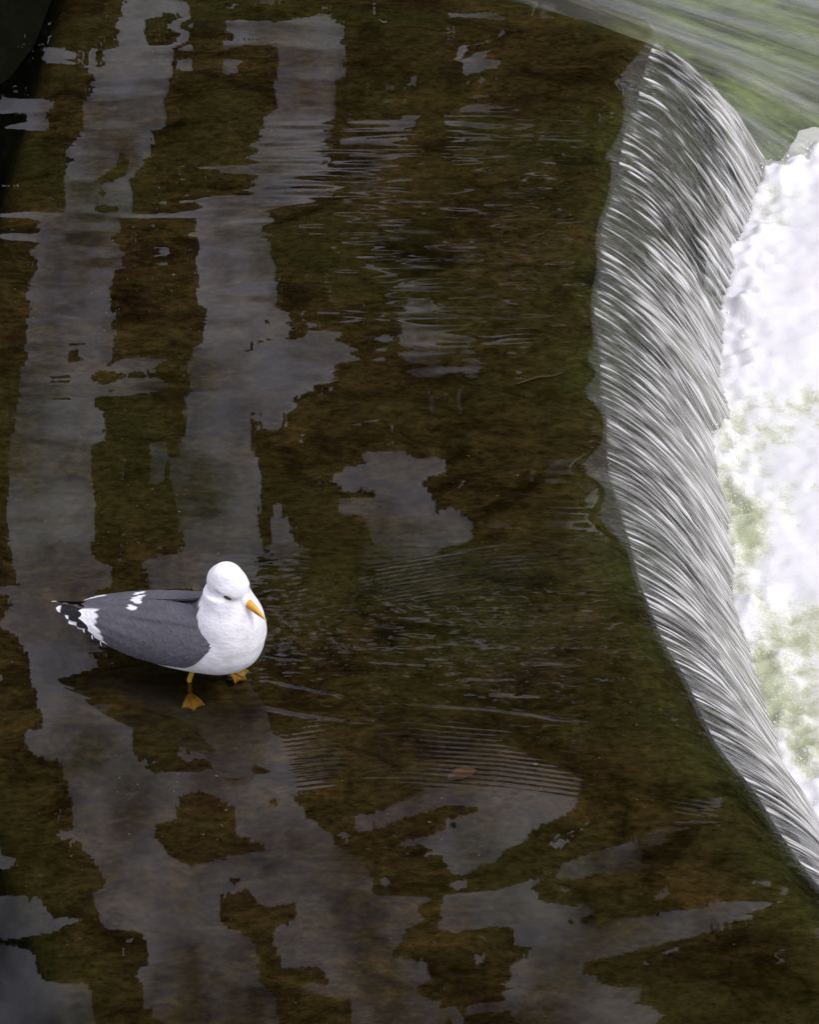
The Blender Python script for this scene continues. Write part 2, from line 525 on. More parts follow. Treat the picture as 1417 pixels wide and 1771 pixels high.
tn = UU / THROW
air = 0.06 + 0.56 * smooth01(0.10, 0.75, tn) + 0.46 * rid * (1 - 0.66 * smooth01(0.25, 0.85, tn)) + 0.13 * brk * smooth01(0.15, 0.5, tn) * (0.5 + 0.7 * far) + 0.14 * rid2 + 0.30 * big * smooth01(0.05, 0.45, tn) + 0.12 * smooth01(0.4, 0.1, tn) + 0.14 * tex * (0.3 + far) - 0.25 * smooth01(-0.9, -1.8, rid_f)
air -= 0.26 * far * smooth01(1.2, 0.35, tn) + 0.18 * (1 - smooth01(0.0, 0.03, tn))
air += 0.22 * smooth01(0.3, -0.6, YY) * smooth01(0.05, 0.4, tn)
air += 0.40 * smooth01(0.62, 0.98, tn)
wht = 0.24 + 0.30 * rid2 + 0.20 * tex + 0.12 * smooth01(0.5, 1.0, tn) + 0.14 * rid
att = dict(aeration=np.clip(air, 0, 1).ravel(), white_streak=np.clip(wht, 0, 1).ravel())
fl = arr_mesh('waterfall', np.stack([FX, FYY, FZ], -1).reshape(-1, 3), grid_faces(nr, NT_), M_FALL, attrs=att)
a = fl.data.attributes.new('flow_coord', 'FLOAT_VECTOR', 'POINT')
arc = np.concatenate([[0], np.cumsum(np.hypot(np.diff(U), np.diff(profile(U))))])
a.data.foreach_set('vector', np.stack([FYY, np.repeat(arc[None], nr, 0), 0 * FYY], -1).astype(np.float32).ravel())
tag(fl, 'streaked grey and white sheet of water pouring over the curved lip', 'waterfall', 'structure')

# ---- bed of the sill and the face of the weir under the sheet
by = np.arange(-2.3, 2.80, 0.02); NB = len(by)
blx = lip_smooth(by)
nb1, nb2 = 170, 40
fb = np.linspace(0, 1, nb1)
bx1 = -2.4 + (blx[:, None] - 0.03 + 2.4) * fb[None]
ub = np.linspace(0.02, THROW + 0.03, nb2)
bx2 = blx[:, None] - 0.03 + ub[None] * 0.93
BX = np.concatenate([bx1, bx2], 1)
BY = np.repeat(by[:, None], nb1 + nb2, 1)
bn = fft_noise(NB, nb1 + nb2, 0.02, 0.016, 0.25, 0.35, 41, band=False)
bn2 = fft_noise(NB, nb1 + nb2, 0.02, 0.016, 0.06, 0.09, 42, band=False)
BZ = np.concatenate([profile(bx1 - blx[:, None]) - 0.052, profile(np.repeat(ub[None], NB, 0)) - 0.040], 1) + 0.005 * bn + 0.0025 * bn2
edge_x = np.interp(by, [-2.3, -1.636, -1.489, -1.289, -1.063, 0.0, 1.144, 1.544, 1.882, 2.268, 2.5], [-0.52, -0.70, -0.745, -0.80, -0.885, -1.12, -1.085, -1.045, -1.02, -0.985, -0.96])
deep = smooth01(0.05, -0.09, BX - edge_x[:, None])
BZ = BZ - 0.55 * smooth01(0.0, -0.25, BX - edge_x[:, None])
nl = np.clip(np.exp(-((blx[:, None] - BX) / 0.16) ** 2) * 0.85 + (BX > blx[:, None]), 0, 1)
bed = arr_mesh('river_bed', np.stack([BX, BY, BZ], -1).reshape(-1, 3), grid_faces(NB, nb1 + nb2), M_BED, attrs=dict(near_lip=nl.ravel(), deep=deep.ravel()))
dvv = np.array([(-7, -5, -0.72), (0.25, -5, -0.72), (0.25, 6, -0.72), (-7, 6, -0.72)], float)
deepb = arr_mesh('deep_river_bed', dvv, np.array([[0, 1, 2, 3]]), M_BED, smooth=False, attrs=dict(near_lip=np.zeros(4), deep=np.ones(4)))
tag(deepb, 'deep bed upstream of the sill, darkness of depth painted in', 'river bed', 'structure')
tag(bed, 'brown and olive algae on the shallow concrete sill', 'river bed', 'structure')

# ---- mossy spillway beyond the far end of the sill, with water sliding over it
sy = np.arange(1.9, 4.2, 0.012); NS, NSC = len(sy), 110
cx0 = np.interp(sy + 0.1, [1.9, 2.22, 2.5, 3.0, 4.2], [0.62, 0.56, 0.12, -0.4, -1.4])
cx1 = np.interp(sy - 0.2, [1.9, 2.10, 2.18, 2.6, 4.2], [1.06, 1.14, 1.22, 1.55, 2.6])
fs = np.linspace(0, 1.08, NSC)
SX = cx0[:, None] + (cx1 - cx0)[:, None] * fs[None]
SY = sy[:, None] + 0.1 - 0.3 * fs[None]
sprof = -0.075 - 0.40 * fs ** 1.45
sn = fft_noise(NS, NSC, 0.012, 0.008, 0.10, 0.16, 51, band=False)
sn2 = fft_noise(NS, NSC, 0.012, 0.008, 0.05, 0.30, 52, band=False)
sink = -0.03 * (1 - smooth01(2.02, 2.17, SY)) - 0.35 * (1 - smooth01(1.86, 2.04, SY))
moss = arr_mesh('spillway_slope', np.stack([SX, SY, sprof[None] - 0.028 + 0.010 * sn + sink], -1).reshape(-1, 3), grid_faces(NS, NSC), M_MOSS, attrs=dict(crest=np.clip(np.repeat(smooth01(0.66, 0.34, fs)[None], NS, 0) + 0.12 * sn, 0, 1).ravel()))
tag(moss, 'bright green mossy slope beside the waterfall', 'spillway', 'structure')
sair = np.repeat((0.03 + 0.97 * smooth01(0.30, 0.62, fs))[None], NS, 0)
veil = arr_mesh('spillway_water', np.stack([SX, SY, sprof[None] + 0.006 * sn2 * smooth01(0, .2, fs)[None] + 0.004 * sn + sink], -1).reshape(-1, 3), grid_faces(NS, NSC), M_VEIL, attrs=dict(aeration=sair.ravel()))
a = veil.data.attributes.new('flow_coord', 'FLOAT_VECTOR', 'POINT')
a.data.foreach_set('vector', np.stack([np.repeat(sy[:, None], NSC, 1), np.repeat(fs[None], NS, 0), 0 * SY], -1).astype(np.float32).ravel())
tag(veil, 'thin grey veils of water sliding down the mossy slope', 'water', 'structure')

# ---- foam in the plunge pool
px = np.arange(0.55, 3.2, 0.0085); py = np.arange(-2.4, 3.4, 0.0085)
NPY, NPX = len(py), len(px)
PX = np.repeat(px[None], NPY, 0); PY = np.repeat(py[:, None], NPX, 1)
q1 = fft_noise(NPY, NPX, .0085, .0085, 0.35, 0.28, 61, band=False)
q2 = fft_noise(NPY, NPX, .0085, .0085, 0.11, 0.09, 62, band=False)
q3 = fft_noise(NPY, NPX, .0085, .0085, 0.035, 0.035, 63)
q4 = fft_noise(NPY, NPX, .0085, .0085, 0.20, 0.14, 64, band=False)
q5 = fft_noise(NPY, NPX, .0085, .0085, 0.06, 0.05, 65, band=False)
base_x = lip_smooth(np.minimum(py, 2.05)) + THROW + 0.02
base_x = np.where(py > 2.05, 1.02 + (py - 2.05) * 1.25, base_x)
db = PX - base_x[:, None]
foam = 0.90 + 0.30 * q1 + 0.24 * q4 + 0.12 * q5 + 0.06 * q3
foam -= 0.50 * np.exp(-((db - 0.03) / 0.06) ** 2) * smooth01(1.1, 0.5, PY) * (0.7 + 0.5 * q2)
foam += 0.35 * smooth01(0.9, 1.6, PY)
PZ = -0.455 + 0.008 * q1 + 0.0045 * q2 + 0.0022 * q5 + 0.0010 * q3 + 0.006 * np.clip(foam, -1, 1.5) + np.exp(-((db - 0.015) / 0.055) ** 2) * (0.006 + 0.007 * np.clip(q2 + 0.7 * q5, -0.6, 2.0) + 0.005 * q3)
pool = arr_mesh('plunge_pool', np.stack([PX, PY, PZ], -1).reshape(-1, 3), grid_faces(NPY, NPX), M_FOAM, attrs=dict(foam=np.clip(foam, 0, 1).ravel()))
tag(pool, 'white churning foam with pale green patches below the weir', 'foam', 'structure')

# spray: small droplets thrown up along the foot of the fall
nd = 3200
dyv = rng.uniform(-1.3, 2.25, nd)
dbx = lip_smooth(np.minimum(dyv, 2.05)) + THROW + 0.02 + np.where(dyv > 2.05, (dyv - 2.05) * 1.2, 0)
dxv = dbx + rng.normal(0.012, 0.035, nd)
dzv = -0.44 + np.abs(rng.normal(0, 0.022, nd))
dr = np.exp(rng.normal(math.log(0.0012), 0.45, nd))
oct_v = np.array([(1, 0, 0), (-1, 0, 0), (0, 1, 0), (0, -1, 0), (0, 0, 1), (0, 0, -1)], float)
oct_f = np.array([(0, 2, 4), (2, 1, 4), (1, 3, 4), (3, 0, 4), (2, 0, 5), (1, 2, 5), (3, 1, 5), (0, 3, 5)])
dv = (np.stack([dxv, dyv, dzv], -1)[:, None] + oct_v[None] * dr[:, None, None]).reshape(-1, 3)
df = (oct_f[None] + 6 * np.arange(nd)[:, None, None]).reshape(-1, 3)
tag(arr_mesh('spray_droplets', dv, df, M_DROP), 'tiny droplets flung up where the fall meets the foam', 'spray', 'stuff')

# ---- land round about
gv = np.array([(-900, -900, -1.2), (900, -900, -1.2), (900, 900, -1.2), (-900, 900, -1.2)], float)
tag(arr_mesh('ground', gv, np.array([[0, 1, 2, 3]]), M_GROUND, smooth=False), kind='structure')

# ------------------------------------------------------------------ out-of-view trees added to shape the dark and pale reflections
# openings shaped to give the pale reflected strips, in metres across and above the ground line of the bank at y = 12
GAPS = [
[(-1.65,6.14),(-1.27,6.14),(-1.31,6.24),(-1.35,6.34),(-1.4,6.45),(-1.44,6.55),(-1.45,6.71),(-1.48,6.88),(-1.49,7.04),(-1.56,7.15),(-1.62,7.23),(-1.66,7.34),(-1.71,7.45),(-1.73,7.57),(-1.82,7.64),(-2.02,7.73),(-2.1,7.55),(-2.09,7.38),(-2.06,7.25),(-2.01,7.19),(-1.95,7.04),(-1.92,6.83),(-1.84,6.59),(-1.74,6.47),(-1.68,6.3)],
[(-2.51,7.6),(-2.31,7.62),(-2.12,7.64),(-2.12,7.6),(-1.66,7.57),(-1.62,7.6),(-1.53,7.57),(-1.34,7.6),(-1.28,7.55),(-0.94,7.4),(-0.66,7.27),(-0.49,7.27),(-0.52,7.38),(-0.74,7.55),(-0.81,7.57),(-0.85,7.68),(-0.95,7.75),(-1.27,7.77),(-1.52,7.75),(-1.84,7.77),(-2.02,7.79),(-2.27,7.81),(-2.52,7.77)],
[(-2.25,7.8),(-1.84,7.8),(-1.8,8.03),(-1.79,8.1),(-1.84,8.14),(-1.88,8.26),(-1.87,8.53),(-1.89,8.71),(-1.92,8.85),(-1.96,8.96),(-2.02,9.03),(-2.05,9.17),(-1.99,9.27),(-1.99,9.46),(-2.07,9.51),(-2.09,9.75),(-2.08,10.04),(-2.08,10.24),(-2.11,10.44),(-2.08,10.49),(-1.99,10.57),(-1.98,10.69),(-2.07,10.73),(-2.1,10.8),(-1.98,11.16),(-2.18,11.32),(-2.06,11.58),(-1.96,11.69),(-1.96,11.9),(-1.93,12.12),(-1.92,12.34),(-1.79,12.48),(-1.44,12.45),(-1.44,12.63),(-1.61,12.7),(-1.66,12.85),(-1.8,12.9),(-1.81,13.02),(-1.71,13.19),(-1.57,13.36),(-1.4,13.63),(-1.39,13.83),(-1.33,14.04),(-1.16,14.13),(-1.11,14.32),(-1.13,14.5),(-1.01,14.75),(-0.98,15.12),(-1.62,15.12),(-1.83,14.93),(-1.93,14.84),(-1.94,14.62),(-1.99,14.44),(-1.88,14.38),(-1.89,14.26),(-1.91,14.07),(-1.99,13.98),(-2.18,13.98),(-2.22,13.83),(-2.25,13.63),(-2.16,13.6),(-2.14,13.48),(-2.23,13.25),(-2.32,13.07),(-2.42,13.13),(-2.47,12.96),(-2.33,12.96),(-2.34,12.79),(-2.38,12.45),(-2.41,12.29),(-2.57,12.27),(-2.62,12.18),(-2.64,12.01),(-2.52,12.01),(-2.51,11.9),(-2.54,11.79),(-2.56,11.63),(-2.56,11.42),(-2.59,11.26),(-2.65,11.11),(-2.75,11.03),(-2.6,10.87),(-2.73,10.84),(-2.73,10.74),(-2.55,10.69),(-2.59,10.64),(-2.63,10.34),(-2.6,9.94),(-2.58,9.65),(-2.55,9.36),(-2.48,9.17),(-2.45,8.89),(-2.39,8.71),(-2.38,8.44),(-2.33,8.17),(-2.31,8.08)],
[(-1.51,12.23),(-1.43,12.15),(-1.31,12.09),(-1.11,12.09),(-1.07,11.96),(-0.91,12.07),(-0.83,12.18),(-0.65,12.23),(-0.52,12.4),(-0.6,12.51),(-0.8,12.62),(-0.84,12.7),(-0.76,12.82),(-0.6,12.96),(-0.54,13.1),(-0.44,13.25),(-0.34,13.36),(-0.28,13.54),(-0.28,13.69),(-0.26,13.77),(0.13,13.76),(0.14,13.83),(-0.04,13.98),(-0.08,14.19),(-0.15,14.26),(0.05,14.33),(0.17,14.36),(0.11,14.44),(0.03,14.5),(0.05,14.62),(0.15,14.72),(0.39,14.81),(0.39,15.12),(-0.41,15.12),(-0.41,14.72),(-0.57,14.72),(-0.71,14.68),(-0.8,14.56),(-0.71,14.47),(-0.65,14.56),(-0.54,14.5),(-0.62,14.32),(-0.69,14.29),(-0.92,14.29),(-0.98,14.19),(-0.93,13.95),(-0.85,13.95),(-0.78,13.89),(-0.78,13.72),(-0.95,13.72),(-1.03,13.75),(-1.15,13.54),(-1.4,13.63),(-1.57,13.36),(-1.32,13.25),(-0.98,13.19),(-1.03,13.1),(-1.22,13.02),(-1.2,12.79),(-1.44,12.68),(-1.44,12.45),(-1.28,12.34)],
[(-0.76,6.32),(-0.68,6.23),(-0.49,6.22),(-0.44,6.32),(-0.41,6.39),(-0.41,6.59),(-0.46,6.71),(-0.45,6.92),(-0.48,7.08),(-0.55,7.21),(-0.63,7.3),(-0.74,7.53),(-0.95,7.75),(-1.29,7.77),(-1.3,7.6),(-0.98,7.42),(-0.92,7.25),(-0.86,7.0),(-0.79,6.83),(-0.77,6.63),(-0.78,6.43)],
[(-1.3,7.79),(-0.92,7.78),(-0.88,7.9),(-0.86,8.12),(-0.84,8.3),(-0.77,8.46),(-0.77,8.57),(-0.83,8.66),(-0.74,8.66),(-0.76,8.89),(-0.77,9.08),(-0.73,9.25),(-0.81,9.31),(-0.9,9.31),(-1.03,9.25),(-1.04,9.41),(-1.02,9.56),(-0.99,9.65),(-0.98,9.94),(-1.02,10.14),(-0.97,10.49),(-1.07,10.59),(-1.03,10.69),(-1.04,10.85),(-1.57,10.74),(-1.69,10.73),(-1.75,10.52),(-1.66,10.47),(-1.48,10.44),(-1.46,10.37),(-1.49,10.22),(-1.51,9.99),(-1.5,9.82),(-1.57,9.65),(-1.47,9.6),(-1.42,9.36),(-1.43,9.22),(-1.37,8.99),(-1.39,8.89),(-1.33,8.76),(-1.27,8.62),(-1.25,8.44),(-1.31,8.3),(-1.28,8.03)],
[(-0.87,9.97),(-0.83,10.04),(-0.79,10.29),(-0.74,10.44),(-0.63,10.49),(-0.8,10.53),(-0.97,10.5),(-0.89,10.34)],
[(-0.72,8.66),(-0.61,8.58),(-0.5,8.6),(-0.37,8.71),(-0.33,8.79),(-0.53,8.84),(-0.49,8.94),(-0.71,9.09),(-0.75,8.99)],
[(-1.37,6.53),(-1.24,6.37),(-0.92,6.34),(-0.94,6.45),(-1.04,6.57),(-1.23,6.6),(-1.36,6.58)],
[(-2.45,6.83),(-2.21,6.83),(-2.15,6.9),(-2.19,7.01),(-2.43,6.99),(-2.46,6.94)],
[(-2.17,6.51),(-1.99,6.53),(-1.99,6.57),(-2.14,6.57)],
[(-1.92,6.51),(-1.87,6.51),(-1.9,6.61)],
[(-0.86,6.26),(-0.82,6.39),(-0.87,6.51),(-0.91,6.5)],
[(-0.38,7.21),(-0.33,7.13),(-0.22,7.05),(-0.03,6.99),(0.13,6.98),(0.32,7.03),(0.35,6.9),(0.49,6.87),(0.61,6.92),(0.46,7.02),(0.39,7.13),(0.32,7.14),(0.21,7.11),(0.04,7.15),(-0.06,7.23),(-0.24,7.25)],
[(0.6,6.98),(0.74,6.98),(0.74,7.06),(0.63,7.08)],
[(0.81,7.0),(1.01,6.98),(1.01,7.02),(0.84,7.03)],
[(-0.45,7.31),(-0.21,7.31),(-0.24,7.39),(-0.52,7.39)],
[(-0.24,7.48),(-0.07,7.48),(-0.08,7.53),(-0.22,7.53)],
[(-0.7,7.72),(-0.49,7.7),(-0.58,7.76)],
[(-0.44,7.63),(-0.17,7.61),(-0.24,7.67),(-0.38,7.67)],
[(-0.25,8.07),(0.04,8.05),(-0.03,8.13),(-0.21,8.14)],
[(-0.05,8.55),(0.04,8.46),(0.17,8.48),(0.13,8.55),(0.35,8.59),(0.4,8.71),(0.44,8.82),(0.38,8.87),(0.35,8.76),(0.24,8.8),(0.17,8.89),(0.06,8.89),(0.01,8.82)],
[(-0.46,8.47),(-0.36,8.43),(-0.31,8.47),(-0.39,8.5)],
[(-0.25,8.46),(-0.14,8.44),(-0.12,8.5),(-0.16,8.55)],
[(-0.08,8.37),(0.19,8.3),(0.2,8.35),(0.11,8.46),(-0.03,8.44)],
[(-0.18,8.73),(-0.15,8.78),(-0.22,8.82)],
[(-1.94,8.96),(-1.84,8.85),(-1.64,8.84),(-1.54,8.87),(-1.61,8.96),(-1.76,9.01),(-1.87,9.0)],
[(-1.65,9.53),(-1.57,9.5),(-1.61,9.75),(-1.68,9.77)],
[(0.46,8.53),(0.69,8.49),(0.68,8.57),(0.55,8.6)],
[(-0.29,9.6),(-0.18,9.56),(-0.01,9.56),(0.04,9.65),(0.17,9.58),(0.22,9.63),(0.21,9.72),(0.08,9.75),(0.06,9.8),(0.1,9.89),(0.14,9.99),(0.15,10.09),(0.27,10.04),(0.35,10.09),(0.4,10.17),(0.39,10.29),(0.33,10.33),(0.23,10.29),(0.15,10.32),(0.16,10.49),(0.24,10.64),(-0.03,10.69),(-0.19,10.57),(-0.2,10.44),(-0.34,10.42),(-0.26,10.34),(-0.22,10.29),(-0.26,10.19),(-0.24,10.09),(-0.5,10.04),(-0.39,10.0),(-0.24,9.99),(-0.2,9.94),(-0.2,9.85),(-0.33,9.82),(-0.41,9.85),(-0.5,9.77),(-0.41,9.74),(-0.26,9.71)],
[(0.48,10.16),(0.74,10.16),(0.61,10.23)],
[(0.9,9.65),(1.24,9.63),(1.28,9.72),(1.3,9.89),(1.37,10.14),(1.41,10.22),(1.3,10.2),(1.22,10.12),(0.91,10.12),(0.89,10.07),(1.18,10.04),(1.19,9.89),(1.15,9.8),(0.91,9.75)],
[(0.28,10.74),(0.74,10.67),(1.31,10.59),(1.27,10.67),(0.74,10.8),(0.35,10.85)],
[(-0.38,12.85),(-0.2,12.82),(0.09,12.59),(0.33,12.45),(0.77,12.4),(1.18,12.62),(1.12,12.79),(0.94,12.9),(0.78,13.02),(0.66,13.16),(0.62,13.31),(0.38,13.42),(0.29,13.41),(0.25,13.25),(0.11,13.28),(0.19,13.16),(0.07,13.07),(-0.08,13.09),(-0.03,13.05),(0.17,12.96),(0.49,12.85),(0.57,12.79),(0.29,12.73),(0.17,12.79),(-0.03,12.85),(-0.24,12.93),(-0.36,12.93)],
[(1.06,13.45),(1.15,13.31),(1.4,13.19),(1.8,12.99),(1.98,12.97),(1.8,13.1),(1.62,13.19),(1.61,13.31),(1.75,13.36),(1.57,13.42),(1.36,13.41),(1.2,13.47)],
[(0.25,13.72),(0.63,13.63),(0.95,13.48),(0.87,13.6),(0.92,13.72),(1.0,13.8),(1.21,13.86),(1.25,13.77),(1.34,13.89),(1.15,13.95),(1.09,14.01),(1.38,13.98),(1.84,13.89),(2.2,13.72),(2.41,13.69),(2.68,13.75),(2.46,13.89),(2.05,14.01),(1.56,14.19),(1.27,14.32),(1.23,14.38),(1.35,14.44),(1.53,14.56),(1.63,14.56),(1.7,14.62),(1.66,14.7),(1.64,14.81),(1.79,14.84),(1.86,14.93),(1.76,15.12),(0.86,15.12),(0.77,14.84),(0.6,14.87),(0.39,14.88),(0.39,14.81),(0.69,14.73),(0.75,14.68),(0.68,14.56),(0.81,14.5),(0.68,14.44),(0.8,14.32),(0.95,14.19),(0.8,14.19),(0.78,14.07),(0.72,14.01),(0.44,13.98),(0.34,14.01),(0.24,13.95),(0.26,13.83)],
[(0.27,13.54),(0.41,13.51),(0.36,13.63)],
[(0.47,14.29),(0.59,14.26),(0.51,14.33)],
[(-0.2,13.51),(-0.15,13.48),(-0.18,13.57)],
[(-0.5,13.0),(-0.42,12.98),(-0.46,13.05)],
[(1.1,13.6),(1.14,13.57),(1.13,13.67)],
[(1.76,13.66),(1.86,13.6),(1.79,13.7)],
[(1.83,14.19),(1.97,14.15),(1.85,14.23)],
[(1.85,12.85),(2.19,12.72),(2.15,12.79),(1.91,12.87)],
[(-1.87,12.31),(-1.79,12.3),(-1.74,12.31),(-1.84,12.37)],
[(-1.59,12.2),(-1.53,12.22),(-1.49,12.29),(-1.56,12.31)],
[(-2.9,13.19),(-2.8,13.25),(-2.78,13.31),(-2.91,13.39)],
[(-2.93,13.72),(-2.68,13.69),(-2.63,13.8),(-2.57,13.86),(-2.38,13.86),(-2.54,14.01),(-2.71,14.07),(-2.92,14.13),(-2.96,14.1)],
[(-2.97,14.19),(-2.74,14.29),(-2.73,14.44),(-2.71,14.56),(-2.53,14.62),(-2.38,14.59),(-2.37,14.75),(-2.34,15.12),(-3.03,15.12)],
[(0.14,6.22),(0.41,6.21),(0.67,6.24),(0.31,6.27)]]
CLUMPS = [
[(-1.6,6.32),(-1.49,6.24),(-1.39,6.23),(-1.34,6.26),(-1.4,6.39),(-1.43,6.43),(-1.52,6.45),(-1.58,6.42)],
[(-1.91,7.4),(-1.82,7.27),(-1.7,7.18),(-1.7,7.27),(-1.69,7.34),(-1.78,7.47),(-1.87,7.53),(-1.94,7.51)],
[(-2.2,8.71),(-2.03,8.63),(-2.03,8.75),(-2.19,8.8)],
[(-2.32,9.08),(-2.13,9.02),(-2.14,9.15),(-2.32,9.18)],
[(-1.07,8.71),(-0.83,8.58),(-0.87,8.66),(-1.09,8.79)],
[(-1.33,13.49),(-1.25,13.43),(-1.15,13.48),(-1.25,13.54)],
[(-1.03,12.73),(-0.94,12.69),(-0.88,12.73),(-0.97,12.79)],
[(-0.28,12.86),(-0.23,12.85),(-0.24,12.9)],
[(1.24,9.75),(1.26,9.82),(1.24,9.84)],
[(0.15,10.22),(0.29,10.2),(0.29,10.25),(0.16,10.27)],
[(-2.48,13.02),(-2.42,13.05),(-2.43,13.09)],
[(1.24,14.19),(1.55,14.07),(1.43,14.15)]]

BANK_Y = 12.0
mu = np.arange(-7.0, 5.2, 0.025); mv = np.arange(3.0, 18.5, 0.025)
MU, MV = np.meshgrid(mu, mv)


def inside(poly):
    m = np.zeros(MU.shape, bool); n = len(poly)
    P = np.array(poly)
    a0, b0 = P.min(0); a1, b1 = P.max(0)
    i0, i1 = np.searchsorted(mv, [b0 - .03, b1 + .03]); j0, j1 = np.searchsorted(mu, [a0 - .03, a1 + .03])
    if i1 <= i0 or j1 <= j0: return m
    X, Y = MU[i0:i1, j0:j1], MV[i0:i1, j0:j1]
    r = np.zeros(X.shape, bool)
    for k in range(n):
        (x0, y0), (x1, y1) = poly[k], poly[(k + 1) % n]
        if y0 == y1: continue
        c = ((y0 > Y) != (y1 > Y)) & (X < (x1 - x0) * (Y - y0) / (y1 - y0) + x0)
        r ^= c
    m[i0:i1, j0:j1] = r
    return m


gap = np.zeros(MU.shape, bool)
for P in GAPS: gap |= inside(P)
for P in CLUMPS: gap &= ~inside(P)
edge_n = fft_noise(len(mv), len(mu), .025, .025, 0.55, 0.45, 71, band=False)
gap |= (edge_n > 1.3) & (MU < -3.25)
gap |= (MU + 0.35 * edge_n > np.interp(MV, [3, 7, 9, 11, 18], [2.6, 2.7, 3.0, 3.4, 4.0]))
gap |= (MV + 0.5 * edge_n > 17.2)
# distance of every cell to the nearest opening, in cells
dist = np.where(gap, 0, 99)
for k in range(1, 14):
    d0 = dist < k
    grown = d0.copy()
    grown[1:] |= d0[:-1]; grown[:-1] |= d0[1:]; grown[:, 1:] |= d0[:, :-1]; grown[:, :-1] |= d0[:, 1:]
    dist[grown & (dist == 99)] = k


def leaves(name, cells, n, size, seed, parent):
    g = np.random.default_rng(seed)
    pick = g.integers(0, len(cells[0]), n)
    u = mu[cells[1][pick]] + g.uniform(-.0125, .0125, n); v = mv[cells[0][pick]] + g.uniform(-.0125, .0125, n)
    dep = g.uniform(-0.3, 0.3, n)
    c = np.stack([u + dep * u / 21.0, BANK_Y + dep, v + dep * 0.84], -1)
    s = size[cells[0][pick], cells[1][pick]] * g.uniform(0.75, 1.2, n)
    return c, s


def build_crown(parent, u0, u1, seed):
    g = np.random.default_rng(seed)
    sel = (MU >= u0) & (MU < u1) & (dist > 0)
    vs_, fs_ = [], []
    for lo, hi, size, cover in ((2, 5, 0.042, 8.0), (5, 9, 0.11, 8.0), (9, 200, 0.36, 6.5)):
        cells = np.where(sel & (dist >= lo) & (dist < hi))
        if len(cells[0]) == 0: continue
        area = len(cells[0]) * 0.025 ** 2
        n = int(cover * area / (size * size * 0.62 * 0.55)) + 1
        pick = g.integers(0, len(cells[0]), n)
        u = mu[cells[1][pick]]; v = mv[cells[0][pick]]
        dep = g.uniform(-0.06, 0.06, n) if lo < 4 else g.uniform(-0.16, 0.16, n) if lo < 9 else g.uniform(-0.5, 0.3, n)
        c = np.stack([u * (1 + dep / 21.0), BANK_Y + dep, v + dep * 0.84], -1)
        ax = g.standard_normal((n, 3)); ax /= np.linalg.norm(ax, axis=1)[:, None]
        b = g.standard_normal((n, 3)); b -= (b * ax).sum(1)[:, None] * ax; b /= np.linalg.norm(b, axis=1)[:, None]
        s = size * g.uniform(0.7, 1.15, n)[:, None]
        q = np.stack([c - ax * s * .6, c + b * s * .32, c + ax * s * .6, c - b * s * .32], 1)
        o0 = sum(len(x) for x in vs_)
        vs_.append(q.reshape(-1, 3)); fs_.append(np.arange(4 * n).reshape(-1, 4) + o0)
    return arr_mesh('crown', np.concatenate(vs_), np.concatenate(fs_), M_LEAF, parent, smooth=False)


def tube(pts, radii, seg=10):
    pts = [Vector(p) for p in pts]; V = []; n = len(pts)
    for i, p in enumerate(pts):
        t = (pts[min(i + 1, n - 1)] - pts[max(i - 1, 0)]).normalized()
        a = t.cross(Vector((0, 1, 0.13))).normalized(); b = t.cross(a)
        for k in range(seg):
            w = 2 * math.pi * k / seg
            V.append(p + (a * math.cos(w) + b * math.sin(w)) * radii[i])
    return np.array(V, float), grid_faces(n, seg, True)


def join(parts):
    V, Fs, o = [], [], 0
    for v, f_ in parts:
        V.append(v); Fs.append(f_ + o); o += len(v)
    return np.concatenate(V), np.concatenate(Fs)


ADDED_TREES = [(-7.0, -3.1, -5.0, 'leftmost dark leafy tree added for its reflection, mirrored at the left edge'),
         (-3.1, -1.0, -1.32, 'dark tree added for its reflection, mirrored between the two long pale strips at left'),
         (-1.0, 1.0, 0.15, 'dark leafy tree added for its reflection, mirrored in the middle of the brown water'),
         (1.0, 5.0, 1.75, 'rightmost dark tree added for its reflection, mirrored just left of the weir lip')]
for i, (u0, u1, tx, lab) in enumerate(ADDED_TREES):
    root = bpy.data.objects.new('added_mirror_tree', None); link(root)
    tag(root, lab, 'tree', group='added reflection trees')
    build_crown(root, u0, u1, 80 + i)
    back = 0.9
    tr = [tube([(tx, BANK_Y + back, -1.3), (tx + .05, BANK_Y + back, 2), (tx - .03, BANK_Y + back + .3, 5), (tx, BANK_Y + back + 1.5, 9)], [.30, .22, .17, .08])]
    for k in range(5):
        z0 = 2.6 + k * 0.7; sgn = (-1) ** k
        tr.append(tube([(tx, BANK_Y + back + .1, z0), (tx + sgn * .45, BANK_Y + back + .4, z0 + .5), (tx + sgn * 0.9, BANK_Y + back + 1.0, z0 + 1.1)], [.08, .05, .02], 7))
    v_, f_ = join(tr)
    arr_mesh('trunk', v_, f_, M_BARK, root)

# ------------------------------------------------------------------ the gull
GULL = bpy.data.objects.new('gull', None); link(GULL)
GULL.location = (-0.447, -0.575, -0.011)
GULL.rotation_euler = (0, 0, R(-16))
tag(GULL, 'white gull with slate grey wings and yellow bill wading in the shallow water', 'gull')

# spine stations: X, centre height, half width, half height
ST = np.array([(0.126, .146, .004, .004), (0.121, .146, .028, .034), (0.106, .145, .054, .062), (0.078, .142, .076, .082), (0.035, .135, .088, .090),
               (-.03, .126, .087, .086), (-.09, .120, .083, .081), (-.15, .116, .073, .071), (-.205, .114, .060, .056), (-.25, .113, .046, .038),
               (-.285, .113, .036, .022), (-.305, .113, .034, .010), (-.325, .112, .034, .006), (-.335, .112, .030, .003)])


def station(X, T=ST):
    o = np.argsort(T[:, 0]); return [np.interp(X, T[o, 0], T[o, k]) for k in (1, 2, 3)]


